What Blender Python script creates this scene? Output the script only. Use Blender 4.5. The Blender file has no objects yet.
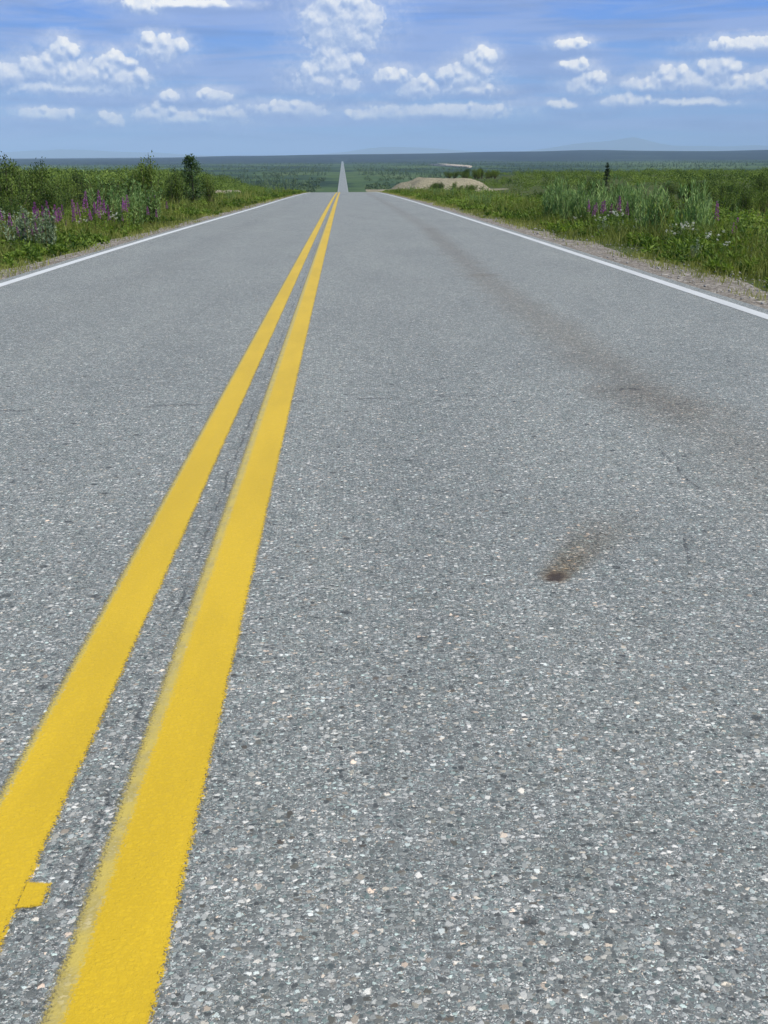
import bpy, math, random
import numpy as np
from mathutils import Matrix, Vector

rng = np.random.default_rng(11)
random.seed(11)
scene = bpy.context.scene
COL = scene.collection

# ------------------------------------------------------------------ helpers
def link(o, parent=None):
    COL.objects.link(o)
    if parent is not None:
        o.parent = parent
    return o

def tag(o, label=None, cat=None, group=None, kind=None):
    if label: o['label'] = label
    if cat: o['category'] = cat
    if group: o['group'] = group
    if kind: o['kind'] = kind
    return o

class Geo:
    """collects vertices and faces (any side count) with a per-vertex tint"""
    def __init__(s):
        s.v, s.t, s.f, s.n = [], [], [], 0
    def add(s, verts, faces, tint=0.5):
        """verts (N,k,3); faces: list of index tuples in 0..k-1; tint scalar, (N,) or (N,k)"""
        verts = np.asarray(verts, float)
        if verts.ndim == 2: verts = verts[None]
        N, k, _ = verts.shape
        if N == 0: return
        t = np.asarray(tint, float)
        if t.ndim == 0: t = np.full((N, k), float(t))
        elif t.ndim == 1: t = np.repeat(t[:, None], k, 1)
        base = s.n + np.arange(N)[:, None] * k
        for f in faces:
            s.f.append(base + np.array(f)[None])
        s.v.append(verts.reshape(-1, 3)); s.t.append(t.reshape(-1)); s.n += N * k
    def merge(s, g, M=None, tint=None):
        V = np.concatenate(g.v)
        if M is not None:
            V = V @ M[:3, :3].T + M[:3, 3]
        t = np.concatenate(g.t)
        if tint is not None: t = np.clip(t + tint, 0, 1)
        for f in g.f: s.f.append(f + s.n)
        s.v.append(V); s.t.append(t); s.n += len(V)
    def mesh(s, name, mats, smooth=False):
        me = bpy.data.meshes.new(name)
        V = np.concatenate(s.v); T = np.concatenate(s.t)
        me.vertices.add(len(V)); me.vertices.foreach_set('co', V.astype(np.float32).ravel())
        idx = np.concatenate([f.ravel() for f in s.f])
        cnt = np.concatenate([np.full(len(f), f.shape[1]) for f in s.f])
        start = np.concatenate([[0], np.cumsum(cnt)[:-1]])
        me.loops.add(len(idx)); me.loops.foreach_set('vertex_index', idx.astype(np.int32))
        me.polygons.add(len(cnt)); me.polygons.foreach_set('loop_start', start.astype(np.int32))
        if smooth: me.polygons.foreach_set('use_smooth', np.ones(len(cnt), bool))
        a = me.attributes.new('tint', 'FLOAT', 'POINT'); a.data.foreach_set('value', T.astype(np.float32))
        me.update(calc_edges=True); me.validate()
        for m in (mats if isinstance(mats, (list, tuple)) else [mats]): me.materials.append(m)
        return me
    def obj(s, name, mats, parent=None, smooth=False):
        return link(bpy.data.objects.new(name, s.mesh(name, mats, smooth)), parent)

def unit(v):
    return v / np.maximum(np.linalg.norm(v, axis=-1, keepdims=True), 1e-9)

def rand_dirs(n, zlo=-1, zhi=1):
    z = rng.uniform(zlo, zhi, n); a = rng.uniform(0, 2 * np.pi, n); r = np.sqrt(np.maximum(0, 1 - z * z))
    return np.stack([r * np.cos(a), r * np.sin(a), z], 1)

def leaves(g, pos, dirs, length, width, tint, fold=0.18):
    """pointed leaves, bent along the rib (two quads each)"""
    n = len(pos); L = np.broadcast_to(length, (n,))[:, None]; W = np.broadcast_to(width, (n,))[:, None]
    d = unit(dirs); side = unit(np.cross(d, rand_dirs(n))); nor = np.cross(side, d)
    a = pos; tip = pos + d * L - nor * L * .12
    mid = pos + d * L * .48 - nor * L * fold * .3
    l = pos + d * L * .45 + side * W * .5 + nor * W * fold
    r = pos + d * L * .45 - side * W * .5 + nor * W * fold
    g.add(np.stack([a, mid, tip, l, r], 1), [(0, 1, 2, 3), (0, 4, 2, 1)], tint)

def blades(g, base, height, lean, width, tint):
    n = len(base); h = np.broadcast_to(height, (n,))[:, None]; w = np.broadcast_to(width, (n,))[:, None]
    a = rng.uniform(0, 2 * np.pi, n); ld = np.stack([np.cos(a), np.sin(a), 0 * a], 1)
    b = rng.uniform(0, 2 * np.pi, n); sd = np.stack([np.cos(b), np.sin(b), 0 * b], 1) * w * .5
    ln = np.broadcast_to(lean, (n,))[:, None]; up = np.array([0, 0, 1.])
    m = base + up * h * .55 + ld * h * ln * .3
    t = base + up * h * (1 - ln * .25) + ld * h * ln
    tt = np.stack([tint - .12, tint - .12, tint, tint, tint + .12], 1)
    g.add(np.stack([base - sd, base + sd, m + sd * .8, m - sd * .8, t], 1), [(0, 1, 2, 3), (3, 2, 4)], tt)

def tube(g, pts, r0, r1, tint=.5, sides=5):
    pts = np.asarray(pts, float); k = len(pts)
    d = unit(np.gradient(pts, axis=0)); ref = np.array([1, .3, .1]) if abs(d[0, 2]) > .5 else np.array([0, 0, 1.])
    s = unit(np.cross(d, ref)); u = np.cross(d, s); rr = np.linspace(r0, r1, k)[:, None]
    ang = np.arange(sides) * 2 * np.pi / sides
    ring = np.concatenate([pts + (s * np.cos(x) + u * np.sin(x)) * rr for x in ang])
    fs = []
    for j in range(sides):
        j2 = (j + 1) % sides
        for i in range(k - 1):
            fs.append((j * k + i, j2 * k + i, j2 * k + i + 1, j * k + i + 1))
    g.add(ring[None], fs, tint)

# value noise on the plane
def _hash(ix, iy, seed):
    n = (ix.astype(np.int64) * 374761393 + iy.astype(np.int64) * 668265263 + seed * 974634777) & 0x7fffffff
    n = ((n ^ (n >> 13)) * 1274126177) & 0x7fffffff
    return ((n ^ (n >> 16)) & 0xffff) / 65535.0
def vnoise(x, y, seed=0):
    x = np.asarray(x, float); y = np.asarray(y, float)
    ix = np.floor(x); iy = np.floor(y); fx = x - ix; fy = y - iy
    fx = fx * fx * (3 - 2 * fx); fy = fy * fy * (3 - 2 * fy)
    a = _hash(ix, iy, seed); b = _hash(ix + 1, iy, seed); c = _hash(ix, iy + 1, seed); d = _hash(ix + 1, iy + 1, seed)
    return (a * (1 - fx) + b * fx) * (1 - fy) + (c * (1 - fx) + d * fx) * fy
def fbm(x, y, seed=0, oct=4):
    s = 0; amp = .5
    for i in range(oct):
        s = s + amp * vnoise(x * 2 ** i, y * 2 ** i, seed + i * 7); amp *= .5
    return s / (1 - .5 ** oct)
def sstep(a, b, x):
    t = np.clip((np.asarray(x, float) - a) / (b - a), 0, 1); return t * t * (3 - 2 * t)

# ------------------------------------------------------------------ node helper
class NT:
    def __init__(s, tree): s.t = tree; s.N = tree.nodes; s.L = tree.links
    def new(s, typ, **kw):
        n = s.N.new(typ)
        for k, v in kw.items(): setattr(n, k, v)
        return n
    def set(s, sock, v):
        if isinstance(v, bpy.types.NodeSocket): s.L.new(v, sock)
        elif v is not None:
            if hasattr(sock.default_value, '__len__') and len(sock.default_value) == 4 and hasattr(v, '__len__') and len(v) == 3: v = (*v, 1)
            sock.default_value = v
    def m(s, op, a, b=None, c=None, clamp=False):
        n = s.new('ShaderNodeMath', operation=op, use_clamp=clamp)
        for i, v in enumerate((a, b, c)):
            if v is not None: s.set(n.inputs[i], v)
        return n.outputs[0]
    def vm(s, op, a, b=None, c=None, out=0):
        n = s.new('ShaderNodeVectorMath', operation=op)
        for i, v in enumerate((a, b, c)):
            if v is not None: s.set(n.inputs[i], v)
        return n.outputs[out]
    def mr(s, v, a, b, c=0., d=1., smooth=True):
        n = s.new('ShaderNodeMapRange', interpolation_type='SMOOTHSTEP' if smooth else 'LINEAR')
        for i, x in enumerate((v, a, b, c, d)): s.set(n.inputs[i], x)
        return n.outputs[0]
    def mix(s, f, a, b, mode='MIX'):
        n = s.new('ShaderNodeMix', data_type='RGBA', blend_type=mode)
        s.set(n.inputs[0], f); s.set(n.inputs[6], a); s.set(n.inputs[7], b)
        return n.outputs[2]
    def noise(s, vec, scale, detail=3, rough=.55, dim='3D', out=0, dist=0):
        n = s.new('ShaderNodeTexNoise', noise_dimensions=dim)
        s.set(n.inputs['Vector'], vec); n.inputs['Scale'].default_value = scale
        n.inputs['Detail'].default_value = detail; n.inputs['Roughness'].default_value = rough
        n.inputs['Distortion'].default_value = dist
        return n.outputs[out]
    def vor(s, vec, scale, feature='F1', dim='2D', rand=1.):
        n = s.new('ShaderNodeTexVoronoi', voronoi_dimensions=dim, feature=feature)
        s.set(n.inputs['Vector'], vec); n.inputs['Scale'].default_value = scale; n.inputs['Randomness'].default_value = rand
        return n
    def ramp(s, fac, stops, interp='LINEAR'):
        n = s.new('ShaderNodeValToRGB'); cr = n.color_ramp; cr.interpolation = interp
        while len(cr.elements) < len(stops): cr.elements.new(.5)
        for e, (p, c) in zip(cr.elements, stops):
            e.position = p; e.color = (*c, 1) if len(c) == 3 else c
        s.set(n.inputs[0], fac); return n.outputs[0]
    def xyz(s, v):
        n = s.new('ShaderNodeSeparateXYZ'); s.set(n.inputs[0], v); return n.outputs
    def comb(s, x, y, z=0.):
        n = s.new('ShaderNodeCombineXYZ')
        for i, v in enumerate((x, y, z)): s.set(n.inputs[i], v)
        return n.outputs[0]

def material(name):
    m = bpy.data.materials.new(name); m.use_nodes = True
    m.node_tree.nodes.clear(); t = NT(m.node_tree)
    out = t.new('ShaderNodeOutputMaterial')
    return m, t, out
def bsdf(t, col, rough=.8, spec=.3, normal=None):
    b = t.new('ShaderNodeBsdfPrincipled'); t.set(b.inputs['Base Color'], col); t.set(b.inputs['Roughness'], rough)
    t.set(b.inputs['Specular IOR Level'], spec)
    if normal is not None: t.set(b.inputs['Normal'], normal)
    return b
def bump(t, h, strength, dist):
    n = t.new('ShaderNodeBump'); n.inputs['Strength'].default_value = strength; n.inputs['Distance'].default_value = dist
    t.set(n.inputs['Height'], h); return n.outputs[0]
def position(t): return t.new('ShaderNodeNewGeometry').outputs['Position']

# ------------------------------------------------------------------ the lie of the land
CAM_H = 1.2
def _slope(Y):
    return np.where(Y < -60, 0, np.where(Y < 0, .0175 * (Y + 60) / 60, np.where(Y < 110, .0175 + 8e-5 * Y,
           np.where(Y < 206, .0263 + 3.5e-4 * (Y - 110), np.where(Y < 340, .0599, np.where(Y < 653, .0599 * (653 - Y) / 313, 0))))))
_yt = np.arange(-60, 700, .5); _zt = -np.cumsum(_slope(_yt)) * .5; _zt -= np.interp(0, _yt, _zt)
def road_z(Y): return np.interp(Y, _yt, _zt)

PLAIN = float(road_z(699))
def ground_z(X, Y):
    X = np.asarray(X, float); Y = np.asarray(Y, float); aX = np.abs(X); rz = road_z(Y)
    verge = rz - .05 - .22 * sstep(5.0, 8.0, aX) * (1 - sstep(350, 600, Y))
    yw = Y + 70 * (fbm(X / 90, Y / 400, 3) - .5) + 12 * (vnoise(X / 25, Y / 60, 9) - .5)
    plat = -.75 - .0105 * np.clip(yw, -200, 235) - .25 * sstep(0, -60, X) * 0
    drop = sstep(225, 640, yw)
    plat = plat * (1 - drop) + PLAIN * drop + .5 * (fbm(X / 9, Y / 9, 5) - .5) * (1 - drop)
    plat = plat + 2.0 * (fbm(X / 400, Y / 500, 8) - .5) * sstep(600, 1200, Y)
    w = sstep(7, 42, aX)
    z = verge * (1 - w) + plat * w
    # far hills
    r = np.hypot(X, Y)
    far = sstep(4600, 7400, Y)
    side = .25 + .75 * sstep(-3500, 2500, X)
    ridge = (11 + 56 * side * fbm(X / 1500 + 3.1, Y / 3200, 21, 3)) * far
    mtn = 250 * np.exp(-(((X - 6950) / 1300) ** 2)) * .8 + 300 * np.exp(-(((X - 6600) / 2500) ** 2)) * .55 \
        + 210 * np.exp(-(((X - 1500) / 1500) ** 2)) + 190 * np.exp(-(((X + 6500) / 2500) ** 2)) + 150 * np.exp(-(((X - 10500) / 1800) ** 2))
    mtn = 1.2 * mtn * (.72 + .5 * (fbm(X / 900, Y / 2600, 31) - .25)) * np.exp(-(((Y - 26300) / 1500) ** 2))
    # level corridor for the road
    corr = sstep(12, 60, aX)
    return z + (ridge * np.maximum(corr, sstep(5300, 6100, Y)) + mtn) 

def geo_axis(start, stop, step, growth):
    v = [start]; s = step
    while v[-1] < stop: v.append(v[-1] + s); s *= growth
    return v
YS = np.array([-y for y in geo_axis(60, 29000, 8, 1.25)][::-1][:-1] + list(np.arange(-60, 0, 3)) + list(np.arange(0, 150, 1.)) +
              list(np.arange(150, 700, 6.)) + geo_axis(700, 29500, 15, 1.035))
_xp = [0, 2, 4, 4.6, 5.2, 5.6, 6, 6.5, 7, 7.5, 8] + list(np.arange(8.7, 20, .8)) + geo_axis(20, 29500, 1.5, 1.045)
XS = np.array([-x for x in _xp[::-1][:-1]] + _xp)

def grid_mesh(name, X, Y, Z, mat, smooth=True):
    ny, nx = X.shape; V = np.stack([X, Y, Z], -1).reshape(-1, 3)
    i = np.arange(ny - 1)[:, None] * nx + np.arange(nx - 1)[None]
    F = np.stack([i, i + 1, i + 1 + nx, i + nx], -1).reshape(-1, 4)
    g = Geo(); g.v = [V]; g.t = [np.full(len(V), .5)]; g.f = [F]; g.n = len(V)
    return g.obj(name, mat, smooth=smooth)

# ------------------------------------------------------------------ materials
def stone_layers(t, P):
    """aggregate of a worn chip-seal: returns colour and height"""
    warp = t.noise(P, 130, 2, .5, '2D', out=1)
    Pw = t.vm('ADD', P, t.vm('SCALE', t.vm('SUBTRACT', warp, (.5, .5, .5)), None))
    # scale input of the SCALE node
    for n in t.N:
        if n.type == 'VECT_MATH' and n.operation == 'SCALE': n.inputs['Scale'].default_value = .009
    cols = [(0, (.050, .056, .060)), (.20, (.095, .106, .110)), (.45, (.150, .165, .170)), (.62, (.205, .222, .228)), (.80, (.31, .325, .332)), (.93, (.43, .44, .445)), (1, (.58, .59, .59))]
    def layer(scale, lo, hi, r0, r1, stretch=(1, 1, 1)):
        Q = t.vm('MULTIPLY', Pw, stretch)
        v = t.vor(Q, scale); ch = t.xyz(v.outputs['Color'])
        present = t.mr(ch[1], lo, hi)
        rad = t.m('MULTIPLY', t.m('ADD', .72, t.m('MULTIPLY', ch[2], .5)), 1.)
        edge = t.mr(t.m('DIVIDE', v.outputs['Distance'], rad), r0, r1)
        mask = t.m('MULTIPLY', present, edge)
        tone = t.ramp(ch[0], cols)
        hue = t.ramp(ch[2], [(0, (.84, 1.03, 1.0)), (.3, (.93, 1.01, 1.03)), (.55, (1, 1, 1)), (.90, (1.02, 1, .98)), (.97, (1.12, 1.0, .86)), (1, (1.22, .96, .80))])
        return t.mix(1., tone, hue, 'MULTIPLY'), mask, t.m('MULTIPLY', mask, t.m('ADD', .4, t.m('MULTIPLY', ch[0], .6)))
    c0, m0, h0 = layer(330, -.1, 0., .62, .35)
    c1, m1, h1 = layer(185, .30, .40, .58, .28, (1, 1.25, 1))
    c2, m2, h2 = layer(96, .46, .54, .56, .28, (.78, 1.1, 1))
    c3, m3, h3 = layer(70, .88, .91, .54, .30, (1, .8, 1))
    binder = t.mix(t.noise(P, 35, 3, .6, '2D'), (.085, .092, .098), (.150, .160, .166))
    c = t.mix(t.m('MULTIPLY', m0, .75), binder, c0); c = t.mix(m1, c, c1); c = t.mix(m2, c, c2); c = t.mix(m3, c, c3)
    grit = t.noise(P, 520, 3, .7, '2D'); c = t.mix(1., c, t.mix(t.mr(grit, .3, .7), (.80, .80, .81), (1.17, 1.17, 1.15)), 'MULTIPLY')
    h = t.m('MAXIMUM', t.m('MULTIPLY', h0, .35), t.m('MAXIMUM', t.m('MULTIPLY', h1, .7), t.m('MAXIMUM', h2, t.m('MULTIPLY', h3, 1.1))))
    return c, h

def capsule(t, x, y, ax, ay, bx, by):
    """distance to a segment, and the place along it"""
    dx, dy = bx - ax, by - ay; L2 = dx * dx + dy * dy
    px = t.m('SUBTRACT', x, ax); py = t.m('SUBTRACT', y, ay)
    s = t.m('DIVIDE', t.m('ADD', t.m('MULTIPLY', px, dx), t.m('MULTIPLY', py, dy)), L2, clamp=True)
    ex = t.m('SUBTRACT', px, t.m('MULTIPLY', s, dx)); ey = t.m('SUBTRACT', py, t.m('MULTIPLY', s, dy))
    return t.m('SQRT', t.m('ADD', t.m('MULTIPLY', ex, ex), t.m('MULTIPLY', ey, ey))), s

def make_road_mat():
    mat, t, out = material('worn chip seal asphalt'); P = position(t); x, y, _ = t.xyz(P)
    P2 = t.comb(x, y, 0.)
    c, h = stone_layers(t, P2)
    # broad tone: patchy wear, lanes rubbed paler and bluer
    big = t.noise(t.vm('MULTIPLY', P2, (1, .3, 1)), 1.3, 4, .6, '2D')
    c = t.mix(1., c, t.ramp(big, [(.25, (.90, .905, .91)), (.5, (1, 1, 1)), (.8, (1.08, 1.08, 1.07))]), 'MULTIPLY')
    mid = t.noise(P2, 9, 3, .6, '2D')
    c = t.mix(1., c, t.ramp(mid, [(.25, (.90, .91, .90)), (.5, (1, 1, 1)), (.75, (1.08, 1.07, 1.08))]), 'MULTIPLY')
    wob = t.m('SUBTRACT', t.noise(P2, 2.2, 4, .65, '2D'), .5)
    fine = t.m('SUBTRACT', t.noise(P2, 38, 3, .7, '2D'), .5)
    # brown drag band along the right lane
    def band(ax, ay, bx, by, w0, w1, amount, colr, col_in, fade=(0., .0)):
        d, s = capsule(t, t.m('ADD', x, t.m('MULTIPLY', wob, .35)), y, ax, ay, bx, by)
        w = t.m('ADD', w0, t.m('MULTIPLY', s, w1 - w0))
        k = t.mr(t.m('DIVIDE', d, w), 1.1, .0)
        k = t.m('MULTIPLY', k, t.m('ADD', amount, t.m('MULTIPLY', fine, .5)), clamp=True)
        return t.mix(k, col_in, t.mix(1., col_in, colr, 'MULTIPLY'))
    brown = (.70, .60, .51)
    c = band(1.72, 12.9, 1.72, 5.2, .32, .42, .46, brown, c)
    c = band(1.73, 5.6, 1.95, 3.4, .42, .60, .36, brown, c)
    c = band(1.72, 12.9, 2.05, 25., .32, .34, .46, (.70, .60, .52), c)
    c = band(2.05, 25, 2.4, 125., .34, .4, .38, (.74, .66, .60), c)
    c = band(-2.6, 10, -2.4, 110., .5, .5, .16, (.75, .72, .70), c)
    # comet-shaped rust stain with a dark spot at its head
    d, s = capsule(t, t.m('ADD', x, t.m('MULTIPLY', fine, .035)), t.m('ADD', y, t.m('MULTIPLY', fine, .05)), .648, 2.885, 1.06, 3.56)
    w = t.m('ADD', .072, t.m('MULTIPLY', s, .14))
    k = t.m('MULTIPLY', t.mr(t.m('DIVIDE', d, w), 1.1, .1), t.m('POWER', t.m('SUBTRACT', 1., s), 1.15))
    k = t.m('MULTIPLY', k, t.m('ADD', .92, t.m('MULTIPLY', fine, 1.4)), clamp=True)
    c = t.mix(k, c, t.mix(1., c, (.62, .48, .33), 'MULTIPLY'))
    d, s = capsule(t, t.m('ADD', x, t.m('MULTIPLY', fine, .06)), t.m('ADD', y, t.m('MULTIPLY', fine, .07)), .640, 2.862, .652, 2.880)
    k = t.mr(d, .066, .008); c = t.mix(t.m('MULTIPLY', k, .8), c, (.085, .062, .040))
    pit = t.mr(t.m('ADD', d, t.m('MULTIPLY', fine, -.02)), 0.030, .014); c = t.mix(t.m('MULTIPLY', pit, .8), c, (.03, .022, .018))
    # oil drips and dark chips
    v = t.vor(P2, 3.1); sp = t.xyz(v.outputs['Color'])
    k = t.m('MULTIPLY', t.mr(v.outputs['Distance'], .055, .03), t.mr(sp[0], .55, .6)); c = t.mix(t.m('MULTIPLY', k, .72), c, (.03, .033, .036))
    # cracks: the seam between the yellow lines, a transverse one, short ones in the right lane
    jag = t.m('SUBTRACT', t.noise(P2, 7, 5, .7, '2D'), .5); jag2 = t.m('SUBTRACT', t.noise(P2, 40, 3, .7, '2D'), .5)
    off = t.m('ADD', t.m('MULTIPLY', jag, .055), t.m('MULTIPLY', jag2, .016))
    gap = t.noise(t.vm('ADD', P2, (7.3, 2.1, 0)), 3.2, 3, .6, '2D')
    def line(u, at, w, lo, hi, amt):
        dd = t.m('ABSOLUTE', t.m('ADD', t.m('SUBTRACT', u, at), off))
        return t.m('MULTIPLY', t.m('MULTIPLY', t.mr(dd, w, w * .3), t.mr(gap, lo, hi)), amt)
    seam = line(x, -.508, .007, .42, .60, .48)
    seam_soft = t.m('MULTIPLY', t.mr(t.m('ABSOLUTE', t.m('ADD', t.m('SUBTRACT', x, -.508), t.m('MULTIPLY', jag, .06))), .055, .0), .15)
    c = t.mix(seam_soft, c, t.mix(1., c, (.62, .60, .60), 'MULTIPLY'))
    tr = t.m('MULTIPLY', line(t.m('ADD', t.m('SUBTRACT', y, t.m('MULTIPLY', x, .09)), t.m('MULTIPLY', jag, .16)), 5.56, .024, .42, .66, .55), t.mr(x, 2.3, 1.9))
    d1, _ = capsule(t, t.m('ADD', x, off), t.m('ADD', y, t.m('MULTIPLY', jag, .05)), 1.43, 4.38, 1.40, 3.76)
    d2, _ = capsule(t, t.m('ADD', x, off), t.m('ADD', y, t.m('MULTIPLY', jag, .05)), 1.17, 3.24, 1.11, 2.98)
    d3, _ = capsule(t, t.m('ADD', x, off), t.m('ADD', y, jag2), .50, 1.46, .508, 1.38)
    dm = t.m('MINIMUM', d1, t.m('MINIMUM', d2, t.m('MULTIPLY', d3, 2.5)))
    sc = t.m('MULTIPLY', t.mr(dm, .011, .002), t.mr(jag2, -.16, .12))
    tr2 = t.m('MULTIPLY', line(y, 14.2, .03, .46, .65, .35), t.mr(x, -.4, -.8))
    crack = t.m('MAXIMUM', t.m('MAXIMUM', seam, tr), t.m('MAXIMUM', t.m('MULTIPLY', sc, .62), tr2))
    c = t.mix(crack, c, (.018, .018, .02))
    c = t.mix(1., c, (TONE * 1.075, TONE * 1.03, TONE * .935), 'MULTIPLY')
    hh = t.m('SUBTRACT', h, t.m('MULTIPLY', crack, 1.5))
    b = bsdf(t, c, .62, .42, bump(t, hh, .5, .004))
    t.L.new(b.outputs[0], out.inputs[0]); return mat
TONE = 1.36

def make_paint(name, x0, x1, main, pale, pale_w, feather_l, feather_r, wear, ragged_y=None):
    """road paint over the same stones, ragged where overspray thins out"""
    mat, t, out = material(name); P = position(t); x, y, _ = t.xyz(P); P2 = t.comb(x, y, 0.)
    c, h = stone_layers(t, P2)
    n1 = t.noise(P2, 190, 3, .7, '2D'); n2 = t.noise(P2, 11, 3, .6, '2D'); n3 = t.noise(t.vm('MULTIPLY', P2, (1, .25, 1)), 3.5, 3, .6, '2D')
    rag = t.m('ADD', t.m('MULTIPLY', t.m('SUBTRACT', n1, .5), .036), t.m('ADD', t.m('MULTIPLY', t.m('SUBTRACT', n2, .5), .010), t.m('MULTIPLY', t.m('SUBTRACT', h, .35), -.007)))
    xs = t.m('ADD', x, rag)
    a = t.m('MULTIPLY', t.mr(xs, x0 - feather_l, x0 + feather_l * .6), t.mr(xs, x1 + feather_r, x1 - feather_r * .6))
    if ragged_y:
        ys = t.m('ADD', y, t.m('MULTIPLY', t.m('SUBTRACT', n2, .5), .03)); ys = t.m('ADD', ys, t.m('MULTIPLY', t.m('SUBTRACT', n1, .5), .008))
        a = t.m('MULTIPLY', a, t.m('MULTIPLY', t.mr(ys, ragged_y[0], ragged_y[0] + .006), t.mr(ys, ragged_y[1], ragged_y[1] - .006)))
    # pits where the paint missed
    pit = t.m('MULTIPLY', t.mr(n1, .30, .24), t.mr(n2, .52, .38))
    a = t.m('MULTIPLY', a, t.m('SUBTRACT', 1., t.m('MULTIPLY', pit, wear)))
    n4 = t.mr(h, .1, .8)
    edge = t.mr(xs, x0 + pale_w * .75, x0 + pale_w * 1.25) if pale_w else None
    col = t.mix(t.mr(n3, .3, .7), main, tuple(v * .90 for v in main))
    col = t.mix(t.mr(n1, .35, .75), t.mix(1., col, (.965, .955, .94), 'MULTIPLY'), t.mix(1., col, (1.04, 1.04, 1.04), 'MULTIPLY'))
    main_c = t.mix(1., col, t.mix(n4, (.965, .96, .95), (1.02, 1.02, 1.02)), 'MULTIPLY'); grime = t.m('MULTIPLY', t.mr(t.noise(P2, 28, 4, .7, '2D'), .60, .76), .16); col = t.mix(grime, main_c, t.mix(.5, main_c, (.20, .17, .10)))
    if edge is not None:
        thin = t.mix(t.mr(n2, .35, .65), pale, t.mix(.3, pale, c))
        col = t.mix(edge, thin, col)
    b = bsdf(t, col, .5, .4, bump(t, h, .27, .003))
    tr = t.new('ShaderNodeBsdfTransparent'); mx = t.new('ShaderNodeMixShader')
    t.set(mx.inputs[0], a); t.L.new(tr.outputs[0], mx.inputs[1]); t.L.new(b.outputs[0], mx.inputs[2])
    t.L.new(mx.outputs[0], out.inputs[0]); return mat

def make_gravel_mat(name='shoulder gravel', mulc=(1.02, .96, .88)):
    mat, t, out = material(name); P = position(t)
    v = t.vor(P, 38, dim='3D'); ch = t.xyz(v.outputs['Color']); v2 = t.vor(P, 15, dim='3D'); ch2 = t.xyz(v2.outputs['Color'])
    stops = [(0, (.10, .09, .08)), (.4, (.20, .185, .165)), (.75, (.30, .285, .26)), (1, (.50, .49, .47))]
    c = t.ramp(ch[0], stops); c = t.mix(t.mr(ch2[1], .72, .78), c, t.ramp(ch2[0], stops))
    c = t.mix(t.mr(t.noise(P, 2.5, 4, .65), .48, .75), c, (.18, .16, .13))
    c = t.mix(1., c, mulc, 'MULTIPLY')
    hgt = t.m('SUBTRACT', 1., v.outputs['Distance'])
    b = bsdf(t, c, .9, .2, bump(t, hgt, .7, .012)); t.L.new(b.outputs[0], out.inputs[0]); return mat

def make_ground_mat():
    mat, t, out = material('moss, soil and far forest floor'); P = position(t); x, y, z = t.xyz(P)
    n = t.noise(P, .55, 6, .65); n2 = t.noise(P, 4., 5, .7); 
    near = t.ramp(n, [(.28, (.035, .050, .016)), (.45, (.06, .085, .022)), (.6, (.085, .105, .03)), (.75, (.13, .115, .055))])
    fell_hazed = (.17, .20, .19)  # mountain rock and grass paled in colour to melt into the haze
    near = t.mix(t.m('MULTIPLY', t.mr(n2, .45, .75), .5), near, (.12, .10, .06))
    # forest: streaky patches of dark spruce, paler birch and bog, laid out over kilometres
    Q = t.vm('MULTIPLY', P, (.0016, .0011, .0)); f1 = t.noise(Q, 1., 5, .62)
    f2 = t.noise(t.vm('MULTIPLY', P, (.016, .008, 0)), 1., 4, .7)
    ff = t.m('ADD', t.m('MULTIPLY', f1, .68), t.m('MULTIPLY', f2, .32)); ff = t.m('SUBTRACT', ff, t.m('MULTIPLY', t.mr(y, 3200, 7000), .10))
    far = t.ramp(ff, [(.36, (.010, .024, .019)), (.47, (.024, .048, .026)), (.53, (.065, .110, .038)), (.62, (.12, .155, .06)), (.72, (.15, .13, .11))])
    far = t.mix(t.mr(y, 3000, 5200), far, t.mix(1., far, (.42, .40, .78), 'MULTIPLY')); far = t.mix(t.mr(y, 17000, 23500), far, fell_hazed)  # navy of distant air painted into the far land, then the haze-paled mountains
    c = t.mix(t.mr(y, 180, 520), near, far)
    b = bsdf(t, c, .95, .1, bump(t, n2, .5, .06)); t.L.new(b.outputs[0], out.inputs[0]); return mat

def make_leaf(name, dark, light, trans=.3, rough=.55, hue_shift=.25, spec=.25):
    mat, t, out = material(name)
    at = t.new('ShaderNodeAttribute', attribute_name='tint'); oi = t.new('ShaderNodeObjectInfo')
    nz = t.noise(position(t), .11, 5, .68)
    f = t.m('ADD', at.outputs['Fac'], t.m('ADD', t.m('MULTIPLY', t.m('SUBTRACT', oi.outputs['Random'], .5), hue_shift), t.m('MULTIPLY', t.m('SUBTRACT', nz, .5), 2.1)), clamp=True)
    c = t.mix(f, dark, light)
    b = bsdf(t, c, rough, spec); tl = t.new('ShaderNodeBsdfTranslucent'); t.set(tl.inputs[0], t.mix(1., c, (1.15, 1.2, .6), 'MULTIPLY'))
    mx = t.new('ShaderNodeMixShader'); mx.inputs[0].default_value = trans
    t.L.new(b.outputs[0], mx.inputs[1]); t.L.new(tl.outputs[0], mx.inputs[2]); t.L.new(mx.outputs[0], out.inputs[0]); return mat

def make_plain(name, c0, c1, rough=.85, scale=20.):
    mat, t, out = material(name); n = t.noise(position(t), scale, 4, .6)
    b = bsdf(t, t.mix(n, c0, c1), rough, .2); t.L.new(b.outputs[0], out.inputs[0]); return mat

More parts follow.
